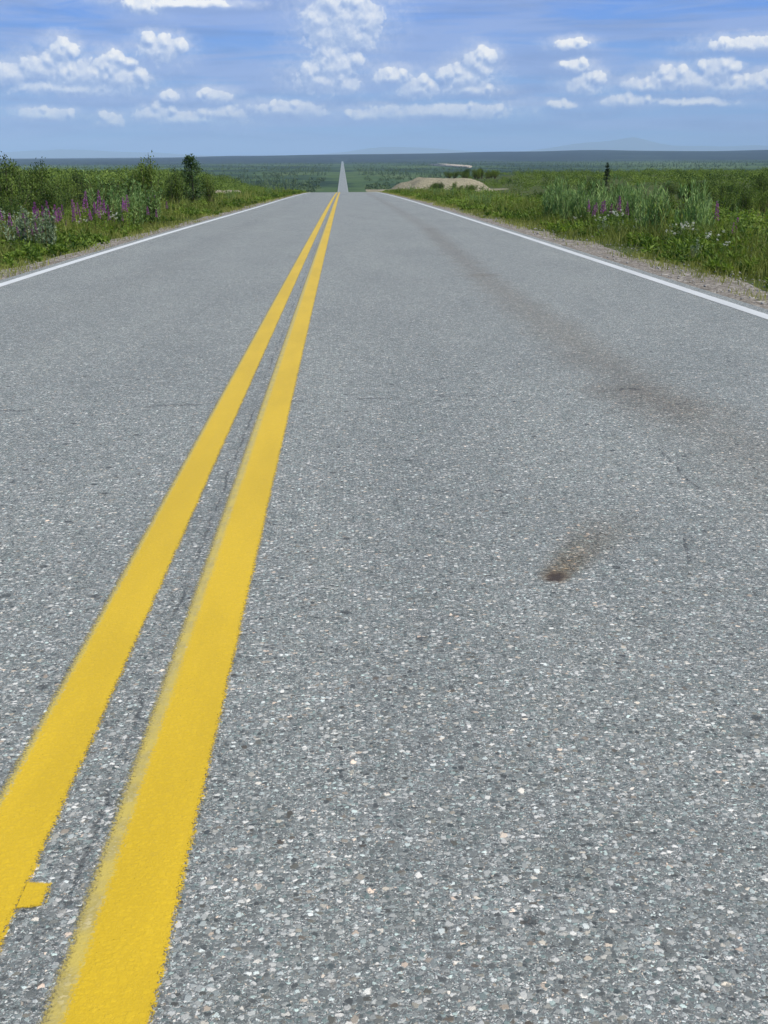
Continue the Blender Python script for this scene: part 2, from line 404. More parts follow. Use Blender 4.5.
M_road = make_road_mat()
YEL = (.72, .482, .021); PALE = (.58, .45, .10)
M_grav = make_gravel_mat()
M_ground = make_ground_mat()
M_grass = make_leaf('grass blades', (.10, .14, .022), (.36, .36, .10), .38)
M_weed = make_leaf('weed leaves', (.050, .105, .014), (.26, .36, .055), .40)
M_shrub = make_leaf('willow shrub leaves', (.022, .058, .011), (.215, .295, .058), .36, hue_shift=.6)
M_shoot = make_leaf('young willow shoot leaves', (.085, .175, .050), (.34, .48, .17), .38)
M_pale = make_leaf('pale willow shoot leaves', (.10, .205, .065), (.46, .60, .25), .40)
M_silver = make_leaf('silvery sage leaves', (.11, .17, .09), (.34, .42, .27), .25)
M_petal = make_leaf('magenta petals', (.22, .035, .26), (.52, .15, .54), .35)
M_white = make_leaf('white florets', (.45, .45, .38), (.82, .82, .76), .2)
M_bark = make_plain('grey brown bark', (.05, .04, .028), (.15, .12, .09))
M_stem = make_leaf('green red stems', (.06, .07, .02), (.16, .10, .04), .0)
M_spruce = make_leaf('spruce needles', (.008, .022, .010), (.035, .065, .022), .1)
M_forest = make_leaf('distant scrub forest', (.018, .044, .018), (.105, .155, .045), .18, hue_shift=0)
M_poplar = make_leaf('poplar leaves', (.022, .058, .018), (.10, .165, .05), .3)
M_sand = make_gravel_mat('bare sandy bank', (1.12, 1.07, .80))
M_pad = make_gravel_mat('pale gravel flat', (1.55, 1.4, 1.2))
M_stone = make_plain('loose stones', (.16, .15, .14), (.46, .45, .43), .9, 30)

# ------------------------------------------------------------------ setting
GX, GY = np.meshgrid(XS, YS)
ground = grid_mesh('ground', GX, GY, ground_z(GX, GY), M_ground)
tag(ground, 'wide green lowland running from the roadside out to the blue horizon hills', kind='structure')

RY = YS[(YS >= -60) & (YS <= 5700)]
def left_edge(Y): return -4.02 + .33 * sstep(14, 50, Y)
def strip(name, xl, xr, ys, lift, mat, cols=3):
    u = np.linspace(0, 1, cols)
    X = xl(ys)[:, None] * (1 - u) + xr(ys)[:, None] * u
    Y = np.repeat(ys[:, None], cols, 1)
    # the road lies a hand's breadth proud of the plain where it crosses it
    Z = road_z(Y) + lift + .35 * sstep(300, 700, Y)
    return grid_mesh(name, X, Y, Z, mat)
K = lambda v: (lambda ys: np.full(len(ys), float(v)))
road = strip('road', lambda y: left_edge(y) - .27, K(3.92), RY, 0, M_road, 9)
tag(road, 'grey speckled two-lane asphalt road running straight to the horizon', kind='structure')
def marking(name, xl, xr, ys, mat, label, lift=.0028):
    o = strip(name, xl, xr, ys, lift, mat, 2); o.parent = road; o['label'] = label; return o
LY = RY[RY < 420]
marking('yellow_line', K(-.755), K(-.56), LY, make_paint('yellow paint outer', -.722, -.589, YEL, PALE, .010, .012, .007, .7), 'left solid yellow centre line with feathered edge')
marking('yellow_line', K(-.50), K(-.285), LY, make_paint('yellow paint inner', -.468, -.312, YEL, PALE, .026, .013, .006, .7), 'right solid yellow centre line with pale worn left edge')
sy = np.array([1.38, 1.46, 1.54, 1.62])
marking('paint_spur', K(-.588), K(-.515), sy, make_paint('yellow paint spur', -.70, -.546, YEL, PALE, 0, .01, .005, .5, (1.425, 1.492)), 'short stub of yellow paint jutting from the left yellow line', .0036)
WH = (.70, .71, .69)
def white_mat():
    mat, t, out = material('white edge paint'); P = position(t); n = t.noise(P, 60, 4, .7); n2 = t.noise(P, 3, 4, .6)
    c = t.mix(t.mr(n, .25, .5), (.50, .51, .50), WH); c = t.mix(t.m('MULTIPLY', t.mr(n2, .5, .75), .35), c, (.46, .46, .44))
    b = bsdf(t, c, .6, .3, bump(t, n, .3, .003)); t.L.new(b.outputs[0], out.inputs[0]); return mat
M_wh = white_mat()
WY = RY[RY < 5000]
marking('white_line', lambda y: left_edge(y) - .135, left_edge, WY, M_wh, 'solid white edge line along the left verge')
marking('white_line', K(3.60), K(3.82), WY, make_paint('white edge paint right', 3.647, 3.778, WH, WH, 0, .008, .008, .8), 'solid white edge line along the right gravel shoulder')

SY = np.arange(-40, 320, .5)
wl = .50 + .5 * (fbm(SY / 1.6, SY * 0, 41, 3) - .5); wr = .72 + .8 * (fbm(SY / 1.8, SY * 0 + 4, 43, 3) - .5)
def shoulder(inner, outer, label):
    u = np.linspace(0, 1, 5); X = inner[:, None] * (1 - u) + outer[:, None] * u; Y = np.repeat(SY[:, None], 5, 1)
    Z = road_z(Y) - .014 - .025 * u + .02 * (vnoise(X * 3, Y * 3, 6) - .5) * (u > .05)
    o = grid_mesh('gravel_shoulder', X, Y, Z, M_grav); tag(o, label, kind='structure'); return o
if True:
    inL = left_edge(SY) - .24; shoulder(inL - wl, inL, 'narrow strip of gravel between left white line and grass')
    inR = np.full(len(SY), 3.89); shoulder(inR, inR + wr, 'wider gravel shoulder between right white line and weeds')

def mound(name, cx, cy, lx, ly, hgt, mat, label, seed, base=None):
    u = np.linspace(-1.3, 1.3, 46); X, Y = np.meshgrid(cx + u * lx, cy + u * ly)
    d = np.hypot((X - cx) / lx, (Y - cy) / ly) + 0.7 * (fbm((X) / lx * 1.6, Y / ly * 1.6, seed) - .5)
    Z = ground_z(X, Y) - .35 + (hgt + .35) * sstep(1.0, .62, d) + .35 * (fbm(X / 1.2, Y / 1.2, seed + 3) - .5) * sstep(1.1, .8, d)
    if base is not None: Z = Z * 0 + base - .6 + (hgt * (.7 + .6 * fbm(X / 3.5, Y / 5, seed + 9)) + .6) * sstep(1.05, .45, d) + .3 * (fbm(X / 1.3, Y / 1.3, seed + 3) - .5) * sstep(1.1, .8, d)
    o = grid_mesh(name, X, Y, Z, mat); tag(o, label, kind='structure'); return o
mound('sand_bank', 12.6, 131, 7.4, 8.0, 1.0, M_sand, 'low tan sandy bank right of the road at the crest', 61, -2.45)
mound('bare_ground', -11.4, 100, 2.4, 5, .55, M_sand, 'small bare tan patch in the scrub left of the road', 67)
def pad():
    a = np.linspace(0, 2 * np.pi, 60, endpoint=False); rr = 1 + .5 * (fbm(np.cos(a) * 1.5 + 5, np.sin(a) * 1.5 + 5, 71) - .5)
    X = 272 + 38 * rr * np.cos(a); Y = 2750 + 480 * rr * np.sin(a)
    V = np.stack([X, Y, X * 0 + PLAIN + 2.6], 1); W = V - np.array([0, 0, 4.]); n = 60
    g = Geo(); g.add(np.concatenate([V, W])[None], [tuple(range(n))] + [(i, i + n, (i + 1) % n + n, (i + 1) % n) for i in range(n)], .5)
    tag(g.obj('gravel_pit', M_pad), 'pale distant gravel clearing out on the plain beyond the sandy bank', kind='structure')
pad()

# ------------------------------------------------------------------ plant building
def leafy_branches(gl, gs, n_br, height, spread, n_leaf, leaf_len, leaf_w, stem_r, up=.8, lobes=5):
    lob = [(random.uniform(-1, 1) * spread * .55, random.uniform(-1, 1) * spread * .55, random.uniform(.6, 1.) * height) for _ in range(lobes)]
    for b in range(n_br):
        lx, ly, lz = random.choice(lob)
        tip = np.array([lx + random.gauss(0, spread * .26), ly + random.gauss(0, spread * .26), lz * random.uniform(.55, 1.0)])
        base = np.array([random.gauss(0, .06), random.gauss(0, .06), -.05])
        midp = base * .5 + tip * .5 + np.array([tip[0] * .12, tip[1] * .12, -tip[2] * .02])
        s = np.linspace(0, 1, 6)[:, None]
        path = (1 - s) ** 2 * base + 2 * s * (1 - s) * midp + s * s * tip
        tube(gs, path, stem_r, stem_r * .25, random.random(), 4)
        tt = random.uniform(.1, .75)
        k = n_leaf; u = rng.beta(3.2, 1.2, k)[:, None]
        p = (1 - u) ** 2 * base + 2 * u * (1 - u) * midp + u * u * tip + rng.normal(0, 1, (k, 3)) * spread * .085
        p[:, 2] = np.maximum(p[:, 2], .03)
        d = unit(tip - base) * up + rand_dirs(k, -.35, 1)
        leaves(gl, p, d, leaf_len * rng.uniform(.65, 1.25, k), leaf_w * rng.uniform(.7, 1.2, k), np.clip(tt + rng.normal(0, .16, k), 0, 1))

def place(o, x, y, s=1., rz=None, z=None, sz=None):
    o.location = (x, y, (float(ground_z(x, y)) if z is None else z)); o.rotation_euler = (0, 0, random.uniform(0, 6.28) if rz is None else rz)
    o.scale = (s, s, sz or s)
def dup(o):
    c = o.copy(); COL.objects.link(c)
    for ch in list(o.children):
        d = ch.copy(); COL.objects.link(d); d.parent = c; d.matrix_parent_inverse = ch.matrix_parent_inverse
    return c
class Kind:
    """first call hands out the original of a variant, later calls copies of it"""
    def __init__(s, protos): s.p = protos; s.used = [False] * len(protos); s.i = 0
    def get(s, k=None):
        k = s.i % len(s.p) if k is None else k; s.i += 1
        if not s.used[k]: s.used[k] = True; return s.p[k]
        return dup(s.p[k])

def proto_shrub(n_br, h, sp, n_leaf):
    gl, gs = Geo(), Geo(); leafy_branches(gl, gs, n_br, h, sp, n_leaf + 18, .085, .036, .012)
    o = gs.obj('willow_shrub', M_bark); gl.obj('foliage', M_shrub, o); return o
SHR = Kind([proto_shrub(34, 1.7, .95, 46), proto_shrub(30, 1.4, 1.05, 46), proto_shrub(38, 2.0, .85, 46), proto_shrub(26, 1.5, .8, 50)])

# low detail shrubs for the mass behind
def lod_shrub(n):
    g = Geo(); c = [(random.uniform(-.6, .6), random.uniform(-.6, .6), random.uniform(.5, 1.45), random.uniform(.35, .62)) for _ in range(6)]
    for cx, cy, cz, r in c:
        d = rand_dirs(n // 6, -.5, 1); p = np.array([cx, cy, cz]) + d * r * rng.uniform(.55, 1.08, (len(d), 1)); p[:, 2] = np.maximum(p[:, 2], .02)
        leaves(g, p, d * .6 + rand_dirs(len(d), -.3, 1), rng.uniform(.13, .24, len(d)), rng.uniform(.07, .13, len(d)), np.clip(random.uniform(.2, .7) + rng.normal(0, .16, len(d)), 0, 1))
    return g
LOD = [lod_shrub(130) for _ in range(5)]

# scatter positions of the thicket
cand = []
def visible_wedge(x, y): return -.37 * y - 3 < x < .45 * y + 3
tries = 0
while len(cand) < 4300 and tries < 200000:
    tries += 1
    y = 20 + 290 * random.random() ** .8; x = random.uniform(-.37, .45) * y
    side = -1 if x < 0 else 1
    inner = (7.6 + 1.4 * float(vnoise(y / 6, 3.3, 2)) if side < 0 else 9.6 + 2.2 * float(vnoise(y / 7, 9.3, 4)))
    if side > 0 and y < 34: continue
    if side < 0 and y < 21: continue
    if abs(x) < inner: continue
    if (x - 12.8) ** 2 / 62 + (y - 128) ** 2 / 140 < 1: continue
    if 5 < x < 20 and 60 < y < 132 and random.random() < .8: continue
    if (x + 11) ** 2 / 12 + (y - 96) ** 2 / 90 < 1: continue
    d = float(fbm(x / 14, y / 14, 55, 3))
    if random.random() > sstep(.22, .5, d) + .12: continue
    # nearer to the road past 60 m the scrub stays low
    cand.append((x, y, d))
cand.sort(key=lambda p: p[0] ** 2 + p[1] ** 2)
grp = {-1: ('leafy green willow shrub in the thicket left of the road', 'willow shrubs left of the road'),
       1: ('leafy green willow shrub in the scrub right of the road', 'willow shrubs right of the road')}
mass = Geo(); n_ind = 0
for (x, y, d) in cand:
    side = -1 if x < 0 else 1
    if side > 0 and fbm(x / 9, y / 16, 58, 2) < .40: continue
    hs = ((1.02 + .22 * float(sstep(75, 30, y))) if side < 0 else .64) * random.uniform(.62, 1.2)
    edge = float(sstep(7, 16, abs(x)))
    hs *= (.5 + .5 * edge) * (.72 + .62 * float(fbm(x / 5.5 + 3, y / 7.5, 57, 2)))
    if y > 70: hs *= .62 + .38 * float(sstep(8, 26, abs(x)))
    if n_ind < 296:
        o = SHR.get(); place(o, x, y, hs * random.uniform(.95, 1.25), sz=hs); lab, gr = grp[side]; tag(o, lab, 'shrub', gr); n_ind += 1
    else:
        a = random.uniform(0, 6.28); s = hs * random.uniform(1.0, 1.5); ca, sa = math.cos(a) * s, math.sin(a) * s
        Mx = np.array([[ca, -sa, 0, x], [sa, ca, 0, y], [0, 0, hs * 1.0, float(ground_z(x, y))], [0, 0, 0, 1]])
        mass.merge(LOD[random.randrange(5)], Mx, random.uniform(-.4, .4))
tag(mass.obj('shrubbery', M_shrub), 'mass of low green scrub covering the hillside beyond the verges', kind='stuff')

# ------------------------------------------------------------------ grass and weeds along both verges
def verge_points(n, ymax, wmax, inL=4.75, inR=5.0, ymin=5.):
    u = rng.random(n); y = ymin * (ymax / ymin) ** u
    w = rng.random(n) ** 1.35 * wmax
    side = rng.random(n) < .5
    jit = .45 * (fbm(y / 1.5, y * 0 + side, 47, 3) - .5)
    x = np.where(side, -(-left_edge(y) + (inL - 4.05)) - w + jit, inR + w + jit)
    ok = (x > -.40 * y - 3.5) & (x < .48 * y + 3)
    return x[ok], y[ok], w[ok]
gg = Geo()
x, y, w = verge_points(175000, 135, 5.5, inL=4.42, inR=4.22)
dens = fbm(x / 1.1, y / 1.6, 81, 3)
k = rng.random(len(x)) < np.clip((dens - .28) * 3.4, .03, 1) * np.where(w < .6, .22 + w * 1.3, 1); x, y, w, dens = x[k], y[k], w[k], dens[k]
hgt = (.10 + .42 * sstep(.1, 2.6, w)) * rng.uniform(.5, 1.25, len(x)) * (.7 + .6 * dens)
dry = np.clip(.75 - .55 * sstep(0, 1.3, w) + rng.normal(0, .16, len(x)), .02, 1)
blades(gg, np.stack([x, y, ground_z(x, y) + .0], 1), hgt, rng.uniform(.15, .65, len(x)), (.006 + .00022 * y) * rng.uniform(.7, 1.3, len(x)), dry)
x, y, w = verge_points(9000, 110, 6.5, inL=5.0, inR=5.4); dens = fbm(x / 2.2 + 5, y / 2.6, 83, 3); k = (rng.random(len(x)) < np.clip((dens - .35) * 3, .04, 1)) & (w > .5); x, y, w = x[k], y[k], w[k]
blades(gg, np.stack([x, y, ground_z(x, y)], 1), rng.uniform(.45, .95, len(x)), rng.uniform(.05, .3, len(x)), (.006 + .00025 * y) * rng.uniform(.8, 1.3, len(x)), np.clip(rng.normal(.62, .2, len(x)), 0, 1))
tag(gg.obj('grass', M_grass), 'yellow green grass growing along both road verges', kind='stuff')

gw = Geo()
x, y, w = verge_points(10500, 130, 7.0, inL=4.7, inR=4.65)
dens = fbm(x / 1.6 + 9, y / 1.8, 91, 3); k = rng.random(len(x)) < np.clip((dens - .3) * 4, 0, 1) * sstep(-.15, .7, w); x, y, w = x[k], y[k], w[k]
zz = ground_z(x, y)
for i in range(len(x)):
    h = (.14 + .34 * float(sstep(.2, 3, w[i]))) * random.uniform(.5, 1.3) * (.55 + .9 * float(fbm(x[i] / 1.7, y[i] / 2.4, 95, 2))); n = 18 if y[i] > 50 else 30
    r = h * .42; p = np.stack([rng.normal(0, r, n), rng.normal(0, r, n), rng.uniform(.05, 1, n) ** .8 * h], 1); p[:, :2] *= (1.1 - .6 * p[:, 2:3] / h)
    sc = 1 + .012 * y[i]
    leaves(gw, p + np.array([x[i], y[i], zz[i]]), rand_dirs(n, -.1, 1), .085 * sc * rng.uniform(.6, 1.3, n), .030 * sc * rng.uniform(.7, 1.3, n), np.clip(random.uniform(.15, .8) + rng.normal(0, .14, n), 0, 1))
tag(gw.obj('weeds', M_weed), 'low leafy green weeds crowding both road verges', kind='stuff')

# loose stones on the shoulders
gs_ = Geo(); n = 5200
y = 5.5 * (70 / 5.5) ** rng.random(n); right = rng.random(n) < .68
x = np.where(right, 4.0 + rng.random(n) * 1.5, left_edge(y) - .30 - rng.random(n) * .55)
r = rng.lognormal(-4.75, .45, n) ; oc = np.array([[1, 0, 0], [0, 1, 0], [-1, 0, 0], [0, -1, 0], [0, 0, 1], [0, 0, -.6]], float)
jit = oc[None] * (rng.uniform(.6, 1.3, (n, 6, 1)) * r[:, None, None]); a = rng.uniform(0, 6.28, n); ca, sa = np.cos(a)[:, None], np.sin(a)[:, None]
V = np.stack([jit[..., 0] * ca - jit[..., 1] * sa, jit[..., 0] * sa + jit[..., 1] * ca, jit[..., 2] * .75], -1) + np.stack([x, y, road_z(y) - .012 + r * .2], 1)[:, None]
gs_.add(V, [(0, 1, 4), (1, 2, 4), (2, 3, 4), (3, 0, 4), (1, 0, 5), (2, 1, 5), (3, 2, 5), (0, 3, 5)], rng.random(n))
tag(gs_.obj('gravel', M_stone), 'loose grey stones scattered on the road shoulders', kind='stuff')

# ------------------------------------------------------------------ single plants of the verge
def proto_fireweed(h):
    gs, gl, gf = Geo(), Geo(), Geo(); lean = random.uniform(-.06, .06)
    s = np.linspace(0, 1, 7)[:, None]; path = np.concatenate([lean * s ** 2 * h, -lean * .5 * s * h, s * h], 1); tube(gs, path, .005, .002, .5, 4)
    n = 46; u = rng.uniform(.12, .72, n)[:, None]; p = np.concatenate([lean * u ** 2 * h, -lean * .5 * u * h, u * h], 1)
    leaves(gl, p, rand_dirs(n, .05, .6), .115 * rng.uniform(.6, 1.1, n), .022, np.clip(rng.normal(.5, .18, n), 0, 1))
    n = 120; u = 1 - rng.random(n) ** 1.25 * .36; uu = u[:, None]; rad = .006 + .042 * (1 - (u - .62) / .4)
    d = rand_dirs(n, -.3, .55); p = np.concatenate([lean * uu ** 2 * h, -lean * .5 * uu * h, uu * h], 1) + d * rad[:, None] * .6
    leaves(gf, p, d, .030 * (1.35 - .8 * (u - .64) / .36), .024, np.clip(rng.normal(.5, .22, n), 0, 1))
    o = gs.obj('fireweed', M_stem); gl.obj('leaves', M_weed, o); gf.obj('flower_spike', M_petal, o); return o
FW = Kind([proto_fireweed(.95), proto_fireweed(.8), proto_fireweed(1.05)])
def proto_yarrow(h):
    gs, gf = Geo(), Geo(); heads = []
    for b in range(5):
        a = random.uniform(0, 6.28); q = np.array([math.cos(a) * h * random.uniform(.05, .3), math.sin(a) * h * random.uniform(.05, .3), h * random.uniform(.8, 1.05)])
        s = np.linspace(0, 1, 5)[:, None]; tube(gs, np.array([[0, 0, 0.]]) * (1 - s) + q * s ** np.array([[1.6, 1.6, 1]]), .004, .0018, .4, 4)
        n = 20; p = q + np.stack([rng.normal(0, .012, n), rng.normal(0, .012, n), rng.normal(0, .008, n)], 1)
        leaves(gf, p, rand_dirs(n, -.2, .9), .014, .012, rng.uniform(.3, 1, n))
    n = 26; u = rng.uniform(.05, .8, n)[:, None]; leaves(gs, np.concatenate([u * 0, u * 0, u * h], 1), rand_dirs(n, 0, .6), .09, .018, .3)
    o = gs.obj('white_yarrow', M_weed); gf.obj('flower_head', M_white, o); return o
YR = Kind([proto_yarrow(.42), proto_yarrow(.55)])
def proto_shoots(name, n_st, h, sp, mat, leaf, wid, n_leaf, upw=.75):
    gs, gl = Geo(), Geo()
    for b in range(n_st):
        a = random.uniform(0, 6.28); r0 = random.random() ** .5 * sp; lean = random.uniform(.02, .22)
        hh = h * random.uniform(.6, 1.05); base = np.array([math.cos(a) * r0 * .6, math.sin(a) * r0 * .6, -.03]); tip = base + np.array([math.cos(a) * lean * hh, math.sin(a) * lean * hh, hh])
        s = np.linspace(0, 1, 5)[:, None]; tube(gs, base * (1 - s) + tip * s, .007, .002, random.random(), 4)
        u = rng.uniform(.12, 1.0, n_leaf)[:, None]; p = base * (1 - u) + tip * u; tt = random.uniform(.2, .8)
        leaves(gl, p, rand_dirs(n_leaf, .0, .5) + np.array([0, 0, upw]), leaf * rng.uniform(.6, 1.15, n_leaf) * (1.15 - .5 * u[:, 0]), wid, np.clip(tt + rng.normal(0, .15, n_leaf), 0, 1))
    o = gs.obj(name, M_stem); gl.obj('foliage', mat, o); return o
WS = Kind([proto_shoots('willow_shoots', 16, 1.15, .42, M_shoot, .13, .026, 40), proto_shoots('willow_shoots', 13, 1.3, .38, M_shoot, .14, .026, 42), proto_shoots('willow_shoots', 18, .95, .45, M_shoot, .12, .025, 36)])
WT = Kind([proto_shoots('willow_shoots', 20, 1.2, .42, M_pale, .30, .024, 20, 1.7), proto_shoots('willow_shoots', 16, 1.35, .38, M_pale, .34, .024, 20, 1.9), proto_shoots('willow_shoots', 15, 1.15, .4, M_pale, .22, .026, 26, 1.3)])
SV = Kind([proto_shoots('silver_sage', 14, .75, .3, M_silver, .085, .026, 34), proto_shoots('silver_sage', 11, .62, .26, M_silver, .08, .025, 34)])

for (cx, cy, n, sx, sy2) in [(-6.6, 20.3, 10, .35, 1.0), (-6.0, 19.3, 13, .3, .9), (-6.0, 23.6, 16, .35, 1.2), (-5.9, 25.6, 15, .35, 1.3), (-7.0, 25.6, 12, .5, 1.5), (-5.9, 31, 9, .5, 1.6), (-7.4, 21.6, 9, .6, 1.)]:
    for i in range(n):
        o = FW.get(); place(o, cx + .2 + random.gauss(0, sx * 1.5), cy + random.gauss(0, sy2 * .7), random.uniform(.45, .98))
        tag(o, 'tall fireweed with magenta flower spike on the left verge', 'wildflower', 'fireweed on the left verge')
for (cx, cy, n, sx) in [(5.9, 23.5, 6, .3), (6.6, 25, 6, .3), (6.9, 18.6, 3, .12)]:
    for i in range(n):
        o = FW.get(); place(o, cx + random.gauss(0, sx), cy + random.gauss(0, .5), random.uniform(.7, .9))
        tag(o, 'shorter fireweed with violet flower spike on the right verge', 'wildflower', 'fireweed on the right verge')
for i in range(26):
    o = YR.get(); yy = random.uniform(12.5, 30); place(o, -5.2 - random.random() * 1.3 - .01 * yy, yy, random.uniform(.7, 1.05))
    tag(o, 'white yarrow flowers in the grass of the left verge', 'wildflower', 'white yarrow on the left verge')
for i in range(44):
    o = YR.get(); yy = random.choice([random.uniform(10, 15), random.uniform(12, 26)]); place(o, 5.4 + random.random() * 2.0, yy, random.uniform(.7, 1.1))
    tag(o, 'white yarrow flowers beside the right gravel shoulder', 'wildflower', 'white yarrow on the right verge')
for i in range(15):
    o = SV.get(); yy = random.uniform(18.5, 24); place(o, -.285 * yy + random.gauss(0, .3) - .35, yy, random.uniform(.8, 1.3))
    tag(o, 'pale silvery sage clump among the fireweed on the left verge', 'plant', 'silver sage on the left verge')
for i in range(9):
    o = SV.get(); place(o, random.uniform(5.4, 7.2), random.uniform(14, 27), random.uniform(.45, .7))
    tag(o, 'small grey green sage clump on the right verge', 'plant', 'silver sage on the right verge')
for i in range(14):
    o = WS.get(); place(o, -5.15 - random.random() * 1.0, random.uniform(26.5, 32), random.uniform(.85, 1.15))
    tag(o, 'bushy blue green willow shoots on the left verge', 'plant', 'willow shoots on the left verge')
for i in range(12):
    o = WS.get(); yy = random.uniform(42, 95); place(o, -5.4 - random.random() * 2.5, yy, random.uniform(.55, .9))
    tag(o, 'small willow shoots along the left verge near the crest', 'plant', 'far willow shoots on the left verge')
for i in range(44):
    o = WT.get(); yy = random.uniform(20, 42); place(o, max(5.35 + random.random() * .5, .155 * yy + 1.3) + random.random() * .10 * yy, yy, random.uniform(.6, .9), sz=random.uniform(.6, 1.02))
    tag(o, 'tall pale green willow shoots in the dense right stand', 'plant', 'willow shoots in the right stand')
for i in range(20):
    o = WS.get(); yy = random.uniform(15, 26); place(o, 6.6 + random.random() * (.45 * yy - 5.6), yy, random.uniform(.3, .62))
    tag(o, 'shorter willow shoots at the near right roadside', 'plant', 'willow shoots at the near right')
for i in range(22):
    o = WS.get(); yy = random.uniform(38, 100); place(o, 5.8 + random.random() * 3, yy, random.uniform(.5, .85))
    tag(o, 'small willow shoots along the right verge near the crest', 'plant', 'far willow shoots on the right verge')

# ------------------------------------------------------------------ trees
def empty(name, x, y, z=None):
    o = bpy.data.objects.new(name, None); o.empty_display_size = .2; link(o); o.location = (x, y, float(ground_z(x, y)) if z is None else z); return o
def poplar(x, y, h):
    r = empty('poplar_tree', x, y); gs, gl = Geo(), Geo()
    s = np.linspace(0, 1, 9)[:, None]; tr = np.concatenate([.08 * np.sin(s * 3), .05 * np.sin(s * 4 + 1), s * h], 1); tube(gs, tr, .045, .006, .5, 7)
    for b in range(64):
        u = random.uniform(.12, .98); p0 = np.array([np.interp(u, s[:, 0], tr[:, i]) for i in range(3)]); a = random.uniform(0, 6.28)
        L = (.95 * (1 - u) ** .8 + .13) * random.uniform(.6, 1.15); d = np.array([math.cos(a), math.sin(a), .75]); d /= np.linalg.norm(d); q = p0 + d * L
        ss = np.linspace(0, 1, 4)[:, None]; tube(gs, p0 * (1 - ss) + q * ss, .010 * (1.2 - u), .003, .5, 4)
        n = 46; w = rng.beta(2.5, 1.3, n)[:, None]; pp = p0 * (1 - w) + q * w + rng.normal(0, .055, (n, 3)); tt = random.uniform(.1, .75)
        leaves(gl, pp, rand_dirs(n, -.5, .8), .075 * rng.uniform(.7, 1.2, n), .048, np.clip(tt + rng.normal(0, .15, n), 0, 1))
    gs.obj('trunk', M_bark, r); gl.obj('crown', M_poplar, r); return r
tag(poplar(-6.6, 46, 2.25), 'slender dark young poplar standing above the left thicket', 'tree')
def spruce(x, y, h):
    r = empty('spruce_tree', x, y); gs, gl = Geo(), Geo(); s = np.linspace(0, 1, 5)[:, None]
    tube(gs, np.concatenate([s * .03, s * 0, s * h], 1), .05, .008, .5, 6)
    for b in range(90):
        u = random.uniform(.1, 1); a = random.uniform(0, 6.28); L = (.60 * (1 - u) + .09) * random.uniform(.6, 1.15) * h / 2.5; p0 = np.array([.03 * u, 0, u * h]); q = p0 + np.array([math.cos(a), math.sin(a), -.15]) * L
        n = 24; w = rng.random(n)[:, None]; leaves(gl, p0 * (1 - w) + q * w + rng.normal(0, .02, (n, 3)), rand_dirs(n, -.3, .5), .10, .03, np.clip(rng.normal(.4, .2, n), 0, 1))
    gs.obj('trunk', M_bark, r); gl.obj('crown', M_spruce, r); return r
tag(spruce(21.2, 84, 2.45), 'small dark spruce poking above the scrub right of the road', 'tree')
# a taller bush at the far left, paler than the rest, stands out of the thicket
for (x, y, s, lab) in [(-11.4, 39, 1.12, 'tall grey green shrub rising above the thicket at the far left'), (-9.0, 47, 1.15, 'broad dark shrub behind the young poplar, to its left'), (-7.25, 44.5, 1.0, 'dark shrub crowding the left foot of the young poplar'), (-5.9, 47.5, .85, 'low dark shrub at the right foot of the young poplar'), (-6.9, 38, 1.18, 'rounded bright green bush midway between fireweed and poplar')]:
    o = SHR.get(2); place(o, x, y, s); tag(o, lab, 'shrub')
    if 'group' in o: del o['group']
# dark scrub on top of the sandy bank
for i in range(16):
    o = SHR.get(); xx = random.uniform(13.5, 19.5); yy = random.uniform(129, 137); place(o, xx, yy, random.uniform(.6, .95), z=-1.55, sz=random.uniform(.55, .8))
    tag(o, 'low dark shrub growing on top of the sandy bank', 'shrub', 'shrubs on the sandy bank')

for i in range(14):
    o = SHR.get(); yy = random.uniform(108, 121); place(o, random.uniform(.085, .125) * yy, yy, random.uniform(.7, 1.0), sz=random.uniform(.55, .8))
    tag(o, 'low shrub at the foot of the sandy bank, facing the road', 'shrub', 'shrubs before the sandy bank')

# ------------------------------------------------------------------ forest out on the plain
def cone_tree(kind):
    g = Geo()
    if kind == 0:
        for z0, z1, r in ((.08, .55, .26), (.38, .8, .19), (.65, 1.05, .11)):
            a = np.arange(5) * 2 * np.pi / 5 + random.random(); V = np.concatenate([np.stack([np.cos(a) * r, np.sin(a) * r, a * 0 + z0], 1), [[0, 0, z1]]])
            g.add(V[None], [(i, (i + 1) % 5, 5) for i in range(5)], .25)
    else:
        n = 26; d = rand_dirs(n, -.6, 1); p = np.array([0, 0, .55]) + d * np.array([.42, .42, .42]) * rng.uniform(.5, 1, (n, 1))
        leaves(g, p, d + rand_dirs(n), .35, .24, rng.uniform(.3, .8, n))
    return g
FT = [cone_tree(0), cone_tree(0), cone_tree(1), cone_tree(1)]
gf = Geo(); cnt = 0
while cnt < 9000:
    y = 480 * (4200 / 480) ** (random.random() ** .9); x = random.uniform(-.38, .47) * y
    if abs(x) < 16 + .004 * y: continue
    f = float(fbm(x / 160, y / 260, 77, 3))
    if random.random() > sstep(.3, .62, f) + .08: continue
    k = random.choice((0, 1)) if random.random() < sstep(.42, .62, f) * .8 else random.choice((2, 3))
    h = random.uniform(3.0, 6.5) if k < 2 else random.uniform(1.8, 3.6)
    a = random.uniform(0, 6.28); wd = h * (.8 if k < 2 else 1.4); Mx = np.array([[math.cos(a) * wd, -math.sin(a) * wd, 0, x], [math.sin(a) * wd, math.cos(a) * wd, 0, y], [0, 0, h, float(ground_z(x, y))], [0, 0, 0, 1]])
    gf.merge(FT[k], Mx, random.uniform(-.2, .25)); cnt += 1
tag(gf.obj('forest', M_forest), 'far green scrub forest covering the plain on both sides of the road', kind='stuff')

